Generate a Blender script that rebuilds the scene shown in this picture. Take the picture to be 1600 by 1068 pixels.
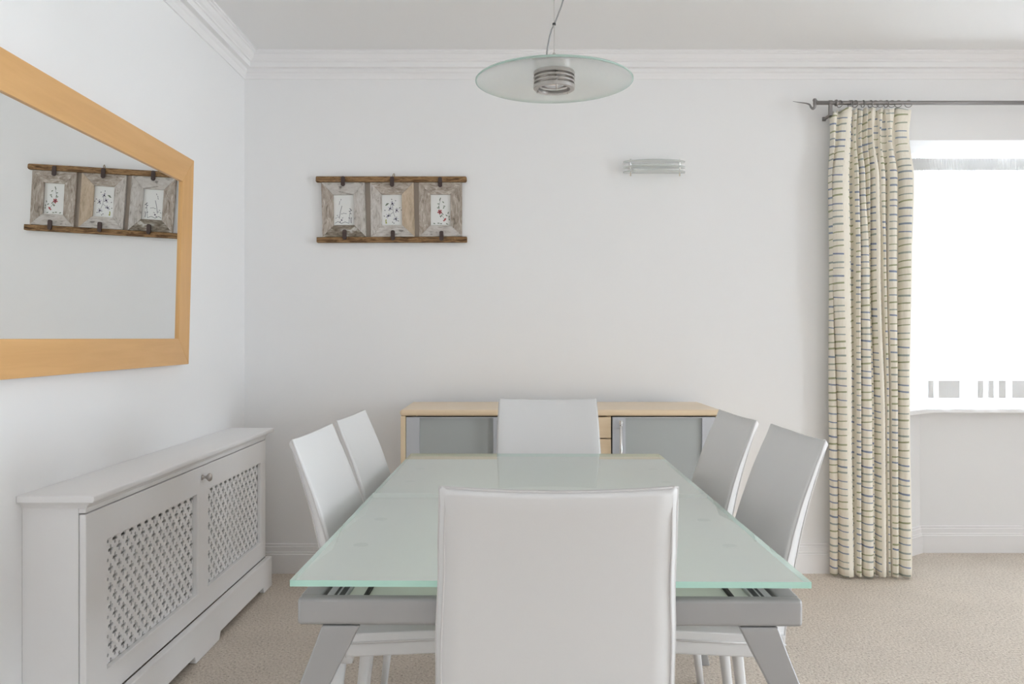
import bpy, bmesh, math, random
from mathutils import Vector, Matrix
for o in list(bpy.data.objects): bpy.data.objects.remove(o)
SC = bpy.context.scene
COL = SC.collection
PI = math.pi
random.seed(7)

# ------------------------------------------------------------------ camera, world, light, exposure
F, CX, CY, H = 1340.0, 797.0, 528.0, 1.17          # focal length (px of a 1600 px frame), horizon point, eye height
cam = bpy.data.objects.new('camera', bpy.data.cameras.new('camera')); COL.objects.link(cam)
cam.location = (0, 0, H); cam.rotation_euler = (PI/2, 0, 0)
cam.data.sensor_width = 36.0; cam.data.lens = 36.0*F/1600
cam.data.shift_x = (800-CX)/1600; cam.data.shift_y = (CY-534)/1600
cam.data.clip_start = 0.02
SC.camera = cam
SC.view_settings.view_transform = 'Standard'; SC.view_settings.look = 'None'
SC.view_settings.gamma = 1.0; SC.view_settings.use_curve_mapping = False
SC.view_settings.exposure = 1.42
SC.cycles.use_denoising = True
SC.cycles.max_bounces = 14; SC.cycles.diffuse_bounces = 8; SC.cycles.glossy_bounces = 6
SC.cycles.transparent_max_bounces = 16; SC.cycles.transmission_bounces = 10
SC.cycles.sample_clamp_indirect = 8.0
w = bpy.data.worlds.new('overcast_sky'); SC.world = w; w.use_nodes = True
bg = w.node_tree.nodes['Background']
bg.inputs[0].default_value = (0.82, 0.915, 1.0, 1); bg.inputs[1].default_value = 6.0

XL, D, ZC = 1.328, 4.284, 2.582                    # left wall, back wall, ceiling
XR, YR = 7.0, -2.7                                 # right wall, rear wall (both out of the picture)
BX0, BX1, BY = 1.72, 4.10, 4.694                   # bay window: opening and depth
BP = [(BX0, D), (2.242, BY), (3.578, BY), (BX1, D)]
ZB = 2.158                                         # bay ceiling

def area(name, loc, direction, sx, sy, power=0, portal=False, color=(1, 1, 1)):
    l = bpy.data.lights.new(name, 'AREA'); l.shape = 'RECTANGLE'; l.size = sx; l.size_y = sy
    l.energy = power; l.color = color
    if portal: l.cycles.is_portal = True
    o = bpy.data.objects.new(name, l); COL.objects.link(o); o.location = loc
    o.rotation_euler = Vector(direction).to_track_quat('-Z', 'Y').to_euler()
    return o
# daylight through the bay window and through glazed doors in the right-hand wall, guided by portals
for (a, b) in [(BP[1], BP[2])]:
    mx, my = (a[0]+b[0])/2, (a[1]+b[1])/2
    dx, dy = b[0]-a[0], b[1]-a[1]; L = math.hypot(dx, dy)
    nx, ny = dy/L, -dx/L                           # towards the room
    area('bay_daylight', (mx-nx*.22, my-ny*.22, 1.48), (nx, ny, 0), L, 1.36, portal=True)
area('side_daylight', (XR+.26, .9, 1.17), (-1, 0, 0), 3.2, 2.35, portal=True)

# ------------------------------------------------------------------ materials
def mat(name, col=(.8, .8, .8), rough=.5, metal=0., spec=.5, coat=0., **kw):
    m = bpy.data.materials.new(name); m.use_nodes = True
    b = m.node_tree.nodes['Principled BSDF']
    b.inputs['Base Color'].default_value = (*col, 1); b.inputs['Roughness'].default_value = rough
    b.inputs['Metallic'].default_value = metal; b.inputs['Specular IOR Level'].default_value = spec
    b.inputs['Coat Weight'].default_value = coat
    return m
def N(m, t, **kw):
    n = m.node_tree.nodes.new(t)
    for k, v in kw.items(): setattr(n, k, v)
    return n
def Lk(m, a, b): m.node_tree.links.new(a, b)
def bsdf(m): return m.node_tree.nodes['Principled BSDF']
def coords(m, scale=(1, 1, 1), kind='Object'):
    tc = N(m, 'ShaderNodeTexCoord'); mp = N(m, 'ShaderNodeMapping'); mp.inputs['Scale'].default_value = scale
    Lk(m, tc.outputs[kind], mp.inputs['Vector']); return mp.outputs[0]
def noise(m, vec, scale, detail=4, rough=.5, dist=0):
    n = N(m, 'ShaderNodeTexNoise'); n.inputs['Scale'].default_value = scale; n.inputs['Detail'].default_value = detail
    n.inputs['Roughness'].default_value = rough; n.inputs['Distortion'].default_value = dist
    Lk(m, vec, n.inputs['Vector']); return n.outputs['Fac']
def ramp(m, fac, stops):
    r = N(m, 'ShaderNodeValToRGB'); el = r.color_ramp.elements
    while len(el) < len(stops): el.new(.5)
    for e, (p, c) in zip(el, stops): e.position = p; e.color = (*c, 1)
    Lk(m, fac, r.inputs[0]); return r.outputs[0]
def bump(m, h, strength, dist=.002):
    b = N(m, 'ShaderNodeBump'); b.inputs['Strength'].default_value = strength; b.inputs['Distance'].default_value = dist
    Lk(m, h, b.inputs['Height']); Lk(m, b.outputs[0], bsdf(m).inputs['Normal'])
def math_(m, op, a, b=None, c=None):
    n = N(m, 'ShaderNodeMath', operation=op)
    for i, v in enumerate((a, b, c)):
        if v is None: continue
        if isinstance(v, (int, float)): n.inputs[i].default_value = v
        else: Lk(m, v, n.inputs[i])
    return n.outputs[0]

M = {}
m = M['wall'] = mat('white_wall_paint', (.875, .87, .87), .75, spec=.2)
bump(m, noise(m, coords(m), 220, 3), .08, .001)
M['ceiling'] = mat('white_ceiling_paint', (.88, .875, .875), .8, spec=.15)
M['trim'] = mat('white_trim_paint', (.88, .87, .87), .45, spec=.35)
M['cover'] = mat('white_satin_paint', (.87, .86, .86), .4, spec=.4)
m = M['carpet'] = mat('beige_flecked_carpet', (.5, .43, .36), .95, spec=.05)
v = coords(m)
c = ramp(m, noise(m, v, 105, 4, .8), [(.33, (.17, .135, .11)), (.40, (.60, .52, .445)), (.55, (.77, .69, .605)), (.70, (.87, .81, .73))])
n2 = noise(m, v, 5, 3)
mx = N(m, 'ShaderNodeMix', data_type='RGBA', blend_type='MULTIPLY'); mx.inputs[0].default_value = .25
Lk(m, c, mx.inputs[6]); Lk(m, ramp(m, n2, [(.35, (.8, .8, .8)), (.65, (1, 1, 1))]), mx.inputs[7]); Lk(m, mx.outputs[2], bsdf(m).inputs['Base Color'])
bump(m, noise(m, v, 130, 3), .8, .006)

def wood(name, c1, c2, axis, rough=.4, scale=1.0, coat=.1):
    m = mat(name, c1, rough, spec=.35, coat=coat); s = [34*scale]*3; s['xyz'.index(axis)] = 2.2*scale
    v = coords(m, tuple(s)); n = noise(m, v, 1, 5, .6, .4)
    col = ramp(m, n, [(.3, c2), (.7, c1)]); Lk(m, col, bsdf(m).inputs['Base Color'])
    return m
for ax in 'yz': M['mirror_'+ax] = wood('honey_wood_'+ax, (.74, .43, .175), (.67, .375, .145), ax, .38)
for ax in 'xz': M['beech_'+ax] = wood('pale_beech_'+ax, (.85, .68, .475), (.79, .61, .405), ax, .32)
m = M['mirror'] = mat('mirror_silver', (.93, .945, .94), .0, 1.0)
M['leather'] = mat('white_leather', (.725, .715, .71), .38, spec=.45)
m = M['leather']; bump(m, noise(m, coords(m), 380, 3), .1, .0008)
M['piping'] = mat('white_leather_piping', (.64, .62, .61), .45)
M['silver'] = mat('silver_powder_coat', (.40, .395, .395), .42, .35)
M['alu'] = mat('brushed_aluminium', (.62, .63, .64), .35, .8)
M['darkslot'] = mat('black_slide_channel', (.025, .027, .028), .5)
M['rubber'] = mat('grey_pad', (.70, .74, .71), .6)
M['leafglass'] = mat('pale_leaf_glass', (.86, .90, .80), .2)
M['steel'] = mat('brushed_nickel', (.52, .49, .47), .32, .9)
M['polestee'] = mat('pewter_pole', (.27, .255, .25), .4, .85)
M['chrome'] = mat('chrome', (.82, .82, .82), .12, 1.0)
M['dooralu'] = mat('silver_door_frame', (.55, .56, .585), .45, .3)
M['doorglass'] = mat('grey_frosted_glass', (.42, .44, .43), .3, spec=.5)
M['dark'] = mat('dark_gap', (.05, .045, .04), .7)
M['radiator'] = mat('radiator_enamel', (.72, .72, .71), .4)
M['cord'] = mat('grey_flex', (.30, .30, .30), .5)
M['black'] = mat('black_clip', (.03, .03, .03), .5)
M['upvc'] = mat('white_upvc', (.85, .85, .85), .3)

def glassmix(name, col, wd, wt, wtr, rough_ref=.03, ior=1.5):
    """glass panel: diffuse / translucent / transparent body under a clear glossy face"""
    m = bpy.data.materials.new(name); m.use_nodes = True; t = m.node_tree; t.nodes.clear()
    out = N(m, 'ShaderNodeOutputMaterial')
    d = N(m, 'ShaderNodeBsdfDiffuse'); d.inputs[0].default_value = (*col, 1)
    tl = N(m, 'ShaderNodeBsdfTranslucent'); tl.inputs[0].default_value = (*col, 1)
    tr = N(m, 'ShaderNodeBsdfTransparent'); tr.inputs[0].default_value = (*[min(1, .25+.75*x) for x in col], 1)
    a = N(m, 'ShaderNodeMixShader'); a.inputs[0].default_value = wt/(wd+wt) if wd+wt > 0 else 0
    Lk(m, d.outputs[0], a.inputs[1]); Lk(m, tl.outputs[0], a.inputs[2])
    b = N(m, 'ShaderNodeMixShader'); b.inputs[0].default_value = wtr
    Lk(m, a.outputs[0], b.inputs[1]); Lk(m, tr.outputs[0], b.inputs[2])
    g = N(m, 'ShaderNodeBsdfGlossy'); g.inputs['Roughness'].default_value = rough_ref
    fr = N(m, 'ShaderNodeFresnel'); ge = N(m, 'ShaderNodeNewGeometry')
    Lk(m, math_(m, 'ADD', ior, math_(m, 'MULTIPLY', ge.outputs['Backfacing'], 1/ior-ior)), fr.inputs[0])
    c = N(m, 'ShaderNodeMixShader'); Lk(m, fr.outputs[0], c.inputs[0])
    Lk(m, b.outputs[0], c.inputs[1]); Lk(m, g.outputs[0], c.inputs[2]); Lk(m, c.outputs[0], out.inputs[0])
    return m
M['tableface'] = glassmix('clear_table_glass_face', (.955, .985, .965), .5, .5, 1.0, 0.0, 1.65)
M['tableglass'] = glassmix('frosted_glass_underside', (.90, .93, .90), .78, .22, .08, 0.2, 1.02)
M['tableedge'] = glassmix('green_glass_edge', (.58, .86, .76), .6, .4, 0, .08)
M['tableside'] = glassmix('pale_green_glass_side', (.72, .88, .81), .6, .4, .15, .08)
M['lampglass'] = glassmix('frosted_lamp_glass', (.93, .945, .935), .2, .8, .50, .12)
M['lampedge'] = glassmix('pale_green_glass_edge', (.55, .70, .64), .5, .5, .1, .08)
M['sconceglass'] = glassmix('frosted_sconce_glass', (.94, .955, .94), .15, .85, .52, .1)
M['pane'] = glassmix('window_glass', (1, 1, 1), .5, .5, 1.0, 0.0)
def fabric(name, col, wtr, wtl):
    m = bpy.data.materials.new(name); m.use_nodes = True; t = m.node_tree; t.nodes.clear()
    out = N(m, 'ShaderNodeOutputMaterial')
    d = N(m, 'ShaderNodeBsdfDiffuse'); tl = N(m, 'ShaderNodeBsdfTranslucent'); tr = N(m, 'ShaderNodeBsdfTransparent')
    for n in (d, tl): n.inputs[0].default_value = (*col, 1)
    a = N(m, 'ShaderNodeMixShader'); a.inputs[0].default_value = wtl
    Lk(m, d.outputs[0], a.inputs[1]); Lk(m, tl.outputs[0], a.inputs[2])
    b = N(m, 'ShaderNodeMixShader'); b.inputs[0].default_value = wtr
    Lk(m, a.outputs[0], b.inputs[1]); Lk(m, tr.outputs[0], b.inputs[2]); Lk(m, b.outputs[0], out.inputs[0])
    return m
M['net'] = fabric('white_voile', (.93, .93, .93), .08, .26)
M['nettape'] = fabric('white_gathered_tape', (.80, .80, .79), .0, .02)
M['nethem'] = fabric('white_voile_hem', (.86, .86, .86), .0, .13)

# striped curtain: columns of short brush strokes, blue / green / grey-blue on cream linen
m = M['curtain'] = mat('cream_linen_with_brush_strokes', (.78, .70, .55), .85, spec=.1)
uv = N(m, 'ShaderNodeUVMap'); sep = N(m, 'ShaderNodeSeparateXYZ'); Lk(m, uv.outputs[0], sep.inputs[0])
U, V = sep.outputs[0], sep.outputs[1]
PC, PR = .112, .0355
cu = math_(m, 'DIVIDE', U, PC); ci = math_(m, 'FLOOR', cu); cf = math_(m, 'FRACT', cu)
wn = N(m, 'ShaderNodeTexWhiteNoise', noise_dimensions='1D'); Lk(m, ci, wn.inputs['W'])
v0 = math_(m, 'ADD', math_(m, 'DIVIDE', V, PR), math_(m, 'MULTIPLY', wn.outputs['Value'], 7.0))
r0 = math_(m, 'FLOOR', v0)
cmb = N(m, 'ShaderNodeCombineXYZ'); Lk(m, ci, cmb.inputs[0]); Lk(m, r0, cmb.inputs[1])
wr = N(m, 'ShaderNodeTexWhiteNoise', noise_dimensions='2D'); Lk(m, cmb.outputs[0], wr.inputs['Vector'])
sc = N(m, 'ShaderNodeSeparateColor'); Lk(m, wr.outputs['Color'], sc.inputs[0])
tilt = math_(m, 'MULTIPLY', math_(m, 'SUBTRACT', sc.outputs[0], .5), .55)
pos = math_(m, 'ADD', .5, math_(m, 'MULTIPLY', math_(m, 'SUBTRACT', cf, .45), tilt))
pos = math_(m, 'ADD', pos, math_(m, 'MULTIPLY', math_(m, 'SUBTRACT', sc.outputs[1], .5), .28))
dist = math_(m, 'ABSOLUTE', math_(m, 'SUBTRACT', math_(m, 'FRACT', v0), pos))
wid = math_(m, 'ADD', .065, math_(m, 'MULTIPLY', sc.outputs[2], .065))
on = math_(m, 'LESS_THAN', dist, wid)
on = math_(m, 'MULTIPLY', on, math_(m, 'LESS_THAN', math_(m, 'ABSOLUTE', math_(m, 'SUBTRACT', cf, .45)), .385))
tint = ramp(m, wr.outputs['Value'], [(0, (.11, .18, .36)), (.36, (.19, .27, .38)), (.38, (.26, .33, .33)), (.66, (.29, .35, .30)), (.68, (.31, .34, .17)), (1, (.28, .31, .14))])
m.node_tree.nodes[-1].color_ramp.interpolation = 'LINEAR'
slub = noise(m, coords(m, (300, 300, 18)), 1, 4, .6)
base = ramp(m, slub, [(.3, (.85, .79, .67)), (.7, (.93, .885, .79))])
mx = N(m, 'ShaderNodeMix', data_type='RGBA'); Lk(m, math_(m, 'MULTIPLY', on, .82), mx.inputs[0]); Lk(m, base, mx.inputs[6]); Lk(m, tint, mx.inputs[7])
Lk(m, mx.outputs[2], bsdf(m).inputs['Base Color'])

# weathered timber of the picture
def weathered(name, stops, scale, seed):
    m = mat(name, (.5, .45, .4), .85, spec=.1); v = coords(m, scale)
    mp = m.node_tree.nodes[-1]; mp.inputs['Location'].default_value = (seed*1.7, seed*.9, seed*2.3)
    n = noise(m, v, 1, 6, .68, .9)
    Lk(m, ramp(m, n, stops), bsdf(m).inputs['Base Color']); bump(m, n, .5, .002); return m
RAILC = [(.32, (.055, .03, .018)), (.45, (.19, .108, .055)), (.57, (.36, .22, .11)), (.7, (.22, .14, .085))]
GREYC = [(.32, (.16, .13, .105)), (.43, (.36, .305, .255)), (.55, (.47, .41, .355)), (.68, (.66, .615, .57))]
TANC = [(.28, (.36, .28, .20)), (.45, (.54, .43, .32)), (.65, (.64, .53, .41))]
PALEC = [(.33, (.25, .225, .205)), (.45, (.52, .48, .44)), (.65, (.66, .63, .60))]
DARKC = [(.34, (.11, .085, .06)), (.48, (.25, .21, .165)), (.56, (.33, .29, .24)), (.64, (.62, .60, .56))]
M['oldrail'] = weathered('old_brown_timber', RAILC, (14, 60, 90), 1)
M['old_h'] = weathered('weathered_grey_timber', GREYC, (22, 60, 70), 2)
M['old_v'] = weathered('weathered_grey_upright', GREYC, (70, 60, 20), 3)
M['old_tan'] = weathered('bare_tan_timber', TANC, (60, 60, 16), 4)
M['old_pale'] = weathered('limewashed_timber', PALEC, (20, 60, 60), 5)
M['old_palev'] = weathered('limewashed_upright', PALEC, (60, 60, 18), 6)
M['old_dark'] = weathered('flaked_dark_timber', DARKC, (16, 60, 60), 7)
M['spacer'] = mat('grey_brown_board', (.40, .345, .295), .8)
M['iron'] = mat('rusty_dark_iron', (.075, .05, .045), .6, .3)
M['paper'] = mat('white_print_paper', (.80, .80, .78), .6)
M['ink'] = mat('grey_ink', (.22, .22, .24), .8)
M['inkblack'] = mat('violet_black_ink', (.05, .04, .07), .8)
M['inkred'] = mat('red_ink', (.42, .10, .10), .8)
M['inkgreen'] = mat('green_ink', (.17, .21, .15), .8)
M['inklime'] = mat('lime_ink', (.38, .40, .07), .8)
M['petal'] = mat('pale_mauve_ink', (.52, .50, .60), .8)
M['string'] = mat('hemp_string', (.35, .28, .18), .9)

# ------------------------------------------------------------------ helpers
def at(x, y, d):
    """metres of a point seen at picture position (x, y), standing at distance d"""
    return Vector(((x-CX)*d/F, d, H-(y-CY)*d/F))
def tag(o, label=None, cat=None, group=None, kind=None):
    for k, v in (('label', label), ('category', cat), ('group', group), ('kind', kind)):
        if v: o[k] = v
    return o
def thing(name, label, cat, loc=(0, 0, 0), rot=(0, 0, 0), group=None):
    o = bpy.data.objects.new(name, None); COL.objects.link(o); o.empty_display_size = .1
    o.location = loc; o.rotation_euler = rot
    return tag(o, label, cat, group)
def obj(name, bm, mats, parent=None, world=None, smooth=False, bevel=0, seg=2, label=None, recalc=True):
    if world is not None: bmesh.ops.translate(bm, verts=bm.verts, vec=-Vector(world))
    if recalc: bmesh.ops.recalc_face_normals(bm, faces=bm.faces)
    me = bpy.data.meshes.new(name); bm.to_mesh(me); bm.free()
    for mm in (mats if isinstance(mats, (list, tuple)) else [mats]): me.materials.append(mm)
    if smooth:
        for p in me.polygons: p.use_smooth = True
    o = bpy.data.objects.new(name, me); COL.objects.link(o)
    if parent: o.parent = parent
    if bevel:
        b = o.modifiers.new('bevel', 'BEVEL'); b.width = bevel; b.segments = seg; b.limit_method = 'ANGLE'; b.angle_limit = math.radians(40)
        for p in me.polygons: p.use_smooth = True
        o.modifiers.new('wn', 'WEIGHTED_NORMAL')
    if label: o['label'] = label
    return o
def box(bm, x0, x1, y0, y1, z0, z1, mi=0):
    vs = [bm.verts.new((x, y, z)) for z in (z0, z1) for y in (y0, y1) for x in (x0, x1)]
    for q in ((0, 1, 3, 2), (4, 6, 7, 5), (0, 4, 5, 1), (2, 3, 7, 6), (0, 2, 6, 4), (1, 5, 7, 3)):
        bm.faces.new([vs[i] for i in q]).material_index = mi
    return vs
def B(*a): bm = bmesh.new(); box(bm, *a); return bm
def prism(bm, pts, off, mi=0):
    a = [bm.verts.new(Vector(p)) for p in pts]; b = [bm.verts.new(Vector(p)+Vector(off)) for p in pts]
    bm.faces.new(a).material_index = mi; bm.faces.new(b[::-1]).material_index = mi
    for i in range(len(a)):
        j = (i+1) % len(a); bm.faces.new((a[i], b[i], b[j], a[j])).material_index = mi
def loft(bm, rings, close=True, caps=True, mi=0):
    R = [[bm.verts.new(p) for p in r] for r in rings]; n = len(R[0])
    for a, b in zip(R[:-1], R[1:]):
        for i in range(n if close else n-1):
            j = (i+1) % n; bm.faces.new((a[i], a[j], b[j], b[i])).material_index = mi
    if caps and close:
        bm.faces.new(R[0][::-1]).material_index = mi; bm.faces.new(R[-1]).material_index = mi
    return R
def tube(bm, pts, r, seg=10, mi=0):
    pts = [Vector(p) for p in pts]; rs = r if isinstance(r, (list, tuple)) else [r]*len(pts)
    rings = []; up = None
    for i, p in enumerate(pts):
        t = (pts[min(i+1, len(pts)-1)]-pts[max(i-1, 0)]).normalized()
        if up is None:
            up = Vector((0, 0, 1)) if abs(t.z) < .9 else Vector((0, 1, 0))
        x = t.cross(up).normalized(); up = x.cross(t).normalized()
        rings.append([p+(x*math.cos(2*PI*k/seg)+up*math.sin(2*PI*k/seg))*rs[i] for k in range(seg)])
    loft(bm, rings, mi=mi)
def ringtube(bm, c, R, r, axis='z', seg=32, s2=8, ry=None):
    rows = []
    for i in range(seg):
        a = 2*PI*i/seg; row = []
        for k in range(s2):
            b = 2*PI*k/s2; rr = R+r*math.cos(b); h = r*math.sin(b)
            p = (rr*math.cos(a), rr*math.sin(a), h)
            if axis == 'x': p = (p[2], p[0], p[1])
            elif axis == 'y': p = (p[0], p[2], p[1])
            row.append(bm.verts.new(Vector(c)+Vector(p)))
        rows.append(row)
    for i in range(seg):
        a, b = rows[i], rows[(i+1) % seg]
        for k in range(s2):
            j = (k+1) % s2; bm.faces.new((a[k], b[k], b[j], a[j]))
def lathe(bm, prof, c=(0, 0, 0), seg=40, axis='z', mi=0, closed=False):
    rings = []
    for r, h in prof:
        ring = []
        for k in range(seg):
            a = 2*PI*k/seg; p = (r*math.cos(a), r*math.sin(a), h)
            if axis == 'x': p = (p[2], p[0], p[1])
            elif axis == 'y': p = (p[0], p[2], p[1])
            ring.append(Vector(c)+Vector(p))
        rings.append(ring)
    if closed: rings.append(rings[0])
    R = loft(bm, rings, caps=not closed, mi=mi)
    if closed: bmesh.ops.remove_doubles(bm, verts=bm.verts, dist=1e-6)
def spline(pts, n=8):
    pts = [Vector(p) for p in pts]; out = []
    for i in range(len(pts)-1):
        p0, p1, p2, p3 = pts[max(i-1, 0)], pts[i], pts[i+1], pts[min(i+2, len(pts)-1)]
        for k in range(n):
            t = k/n
            out.append(.5*((2*p1)+(p2-p0)*t+(2*p0-5*p1+4*p2-p3)*t*t+(3*p1-p0-3*p2+p3)*t**3))
    out.append(pts[-1]); return out
def interp(keys, t):
    keys = sorted(keys)
    if t <= keys[0][0]: return keys[0][1]
    for (a, va), (b, vb) in zip(keys[:-1], keys[1:]):
        if t <= b:
            s = (t-a)/(b-a); s = s*s*(3-2*s); return va+(vb-va)*s
    return keys[-1][1]
def struct(name, bm, mm, label, cat=None, **kw):
    return tag(obj(name, bm, mm, **kw), label, cat, kind='structure')
def copy_tree(o, parent=None):
    c = o.copy(); COL.objects.link(c); c.parent = parent
    for ch in list(o.children): copy_tree(ch, c)
    return c

# ------------------------------------------------------------------ room shell
struct('floor', B(-XL-.1, XR+.35, YR-.1, 5.0, -.1, 0), M['carpet'], 'beige flecked wall to wall carpet', 'carpet')
struct('ceiling', B(-XL-.1, XR+.1, YR-.1, D+.12, ZC, ZC+.1), M['ceiling'], 'flat white painted ceiling', 'ceiling')
struct('wall_left', B(-XL-.1, -XL, YR, D+.12, 0, ZC), M['wall'], 'plain white wall behind the mirror and radiator cover', 'wall')
bm = bmesh.new()
prism(bm, [(-XL, D, 0), (BX0, D, 0), (BX0, D, ZB), (BX1, D, ZB), (BX1, D, 0), (XR, D, 0), (XR, D, ZC), (-XL, D, ZC)], (0, .12, 0))
struct('wall_back', bm, M['wall'], 'plain white wall behind the sideboard, pierced by the bay opening', 'wall')
bm = B(-XL, XR, YR-.12, YR, 0, ZC)
struct('wall_rear', bm, M['wall'], 'plain white wall behind the camera', 'wall')
bm = bmesh.new()
prism(bm, [(XR, YR, 0), (XR, -.7, 0), (XR, -.7, 2.35), (XR, 2.5, 2.35), (XR, 2.5, 0), (XR, D, 0), (XR, D, ZC), (XR, YR, ZC)], (.22, 0, 0))
struct('wall_right', bm, M['wall'], 'white wall with glazed doors out of the picture', 'wall')

struct('wall_shade_return', B(4.5, 4.62, 2.2, D-.001, 0, ZC-.001), M['wall'], 'unseen white return wall added to shade the window bay', 'wall')  # unseen partition, added to keep side daylight off the bay end

def offs(pts, d):
    """offset a bay plan polyline outwards by d"""
    out = []
    for i, p in enumerate(pts):
        ns = []
        for a, b in ((i-1, i), (i, i+1)):
            if a < 0 or b >= len(pts): continue
            dx, dy = pts[b][0]-pts[a][0], pts[b][1]-pts[a][1]; L = math.hypot(dx, dy); ns.append((-dy/L, dx/L))
        if len(ns) == 1: n = ns[0]; k = 1
        else:
            n = (ns[0][0]+ns[1][0], ns[0][1]+ns[1][1]); L = math.hypot(*n); n = (n[0]/L, n[1]/L); k = 1/(n[0]*ns[0][0]+n[1]*ns[0][1])
        out.append((p[0]+n[0]*d*k, p[1]+n[1]*d*k))
    return out
def baypoly(a, b, z0, z1):
    bm = bmesh.new(); pa, pb = offs(BP, a), offs(BP, b)
    prism(bm, [(*p, z0) for p in pa]+[(*p, z0) for p in pb[::-1]], (0, 0, z1-z0)); return bm
struct('wall_bay', baypoly(0, .16, 0, .765), M['wall'], 'white bay wall below the window sill', 'wall')
_o = offs(BP, .16)
for k, (i0, i1) in enumerate(((0, 1), (2, 3))):           # solid splayed cheeks of the bay
    bm = bmesh.new(); prism(bm, [(*BP[i0], .7905), (*BP[i1], .7905), (*_o[i1], .7905), (*_o[i0], .7905)], (0, 0, ZB-.7905))
    struct('wall_bay', bm, M['wall'], ('white splayed side of the bay behind the long curtain', 'white splayed side of the bay out of the picture')[k], 'wall')
bm = bmesh.new(); pb = offs(BP, .2)
prism(bm, [(BX0-.2, D+.121, ZB), (BX1+.2, D+.121, ZB)]+[(*p, ZB) for p in pb[::-1]], (0, 0, .3))
struct('ceiling_bay', bm, M['trim'], 'white ceiling of the window bay', 'ceiling')
struct('trim_1', baypoly(-.075, .14, .766, .790), M['trim'], 'white window sill running round the bay', 'sill', bevel=.004)

# cornice: profile as (projection, height)
CP = [(0, 2.462), (.006, 2.462), (.008, 2.470), (.012, 2.480), (.013, 2.488), (.019, 2.495), (.0195, 2.509), (.042, 2.511), (.0435, 2.535),
      (.050, 2.537), (.052, 2.543), (.060, 2.549), (.068, 2.559), (.071, 2.566), (.078, 2.568), (.080, 2.573), (.088, 2.575), (.088, ZC), (0, ZC)]
bm = bmesh.new()
loft(bm, [[(-XL+p, YR+.001, z) for p, z in CP], [(-XL+p, D-p, z) for p, z in CP]])
struct('trim_2', bm, M['trim'], 'moulded white cornice along the wall with the mirror', 'cornice')
bm = bmesh.new()
loft(bm, [[(-XL+p, D-p, z) for p, z in CP], [(4.499, D-p, z) for p, z in CP]])
struct('trim_3', bm, M['trim'], 'moulded white cornice along the wall with the picture', 'cornice')
# baseboards
SP = [(0, 0), (.021, 0), (.021, .094), (.0165, .098), (.017, .104), (.012, .108), (.012, .130), (.008, .134), (.0085, .142), (.004, .146), (0, .146)]
def skirting(name, path, label):
    bm = bmesh.new()
    loft(bm, [[(q[0], q[1], z) for q, z in [(offs(path, -p)[i], z) for p, z in SP]] for i in range(len(path))])
    return struct(name, bm, M['trim'], label, 'baseboard')
skirting('baseboard_back', [(-XL+.001, D), (BX0-.002, D)], 'tall white moulded skirting board along the sideboard wall')
skirting('baseboard_bay', [BP[0], BP[1], BP[2], BP[3]], 'tall white moulded skirting board round the window bay')
skirting('baseboard_left', [(-XL, 4.085), (-XL, D-.022)], 'short piece of white skirting board past the radiator cover')
skirting('baseboard_rear', [(-XL, YR+.01), (-XL, 2.27)], 'white skirting board on the near part of the mirror wall')

# bay window
def window(name, path, z0, z1, label, off, mull):
    r = thing(name, label, 'window', (*path[0], 0)); r['kind'] = 'structure'
    for si, (a, b) in enumerate(zip(path[:-1], path[1:])):
        dx, dy = b[0]-a[0], b[1]-a[1]; L = math.hypot(dx, dy); ex, ey = dx/L, dy/L; nx, ny = -ey, ex
        def bar(u0, u1, za, zb, dd=.03):
            bm = bmesh.new()
            pts = [(a[0]+ex*u+nx*(off+v), a[1]+ey*u+ny*(off+v), za) for u, v in ((u0, -dd), (u1, -dd), (u1, dd), (u0, dd))]
            prism(bm, pts, (0, 0, zb-za)); return bm
        e = .055
        for args in ((0, L, z0, z0+e), (0, L, z1-e, z1), (0, e, z0+e, z1-e), (L-e, L, z0+e, z1-e)):
            obj('window_frame', bar(*args), M['upvc'], r, r.location)
        cuts = [e]+[L*k/(mull[si]+1) for k in range(1, mull[si]+1)]+[L-e]
        for u in cuts[1:-1]: obj('mullion', bar(u-.025, u+.025, z0+e, z1-e), M['upvc'], r, r.location)
        for u, v in zip(cuts[:-1], cuts[1:]): obj('pane', bar(u, v, z0+e, z1-e, .003), M['pane'], r, r.location)
window('window_1', BP[1:3], .792, ZB, 'white framed bay window behind the net curtain', .08, (2,))
window('window_2', [(XR, 2.5), (XR, -.7)], .0, 2.35, 'glazed doors in the wall out of the picture', .15, (3,))

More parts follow.
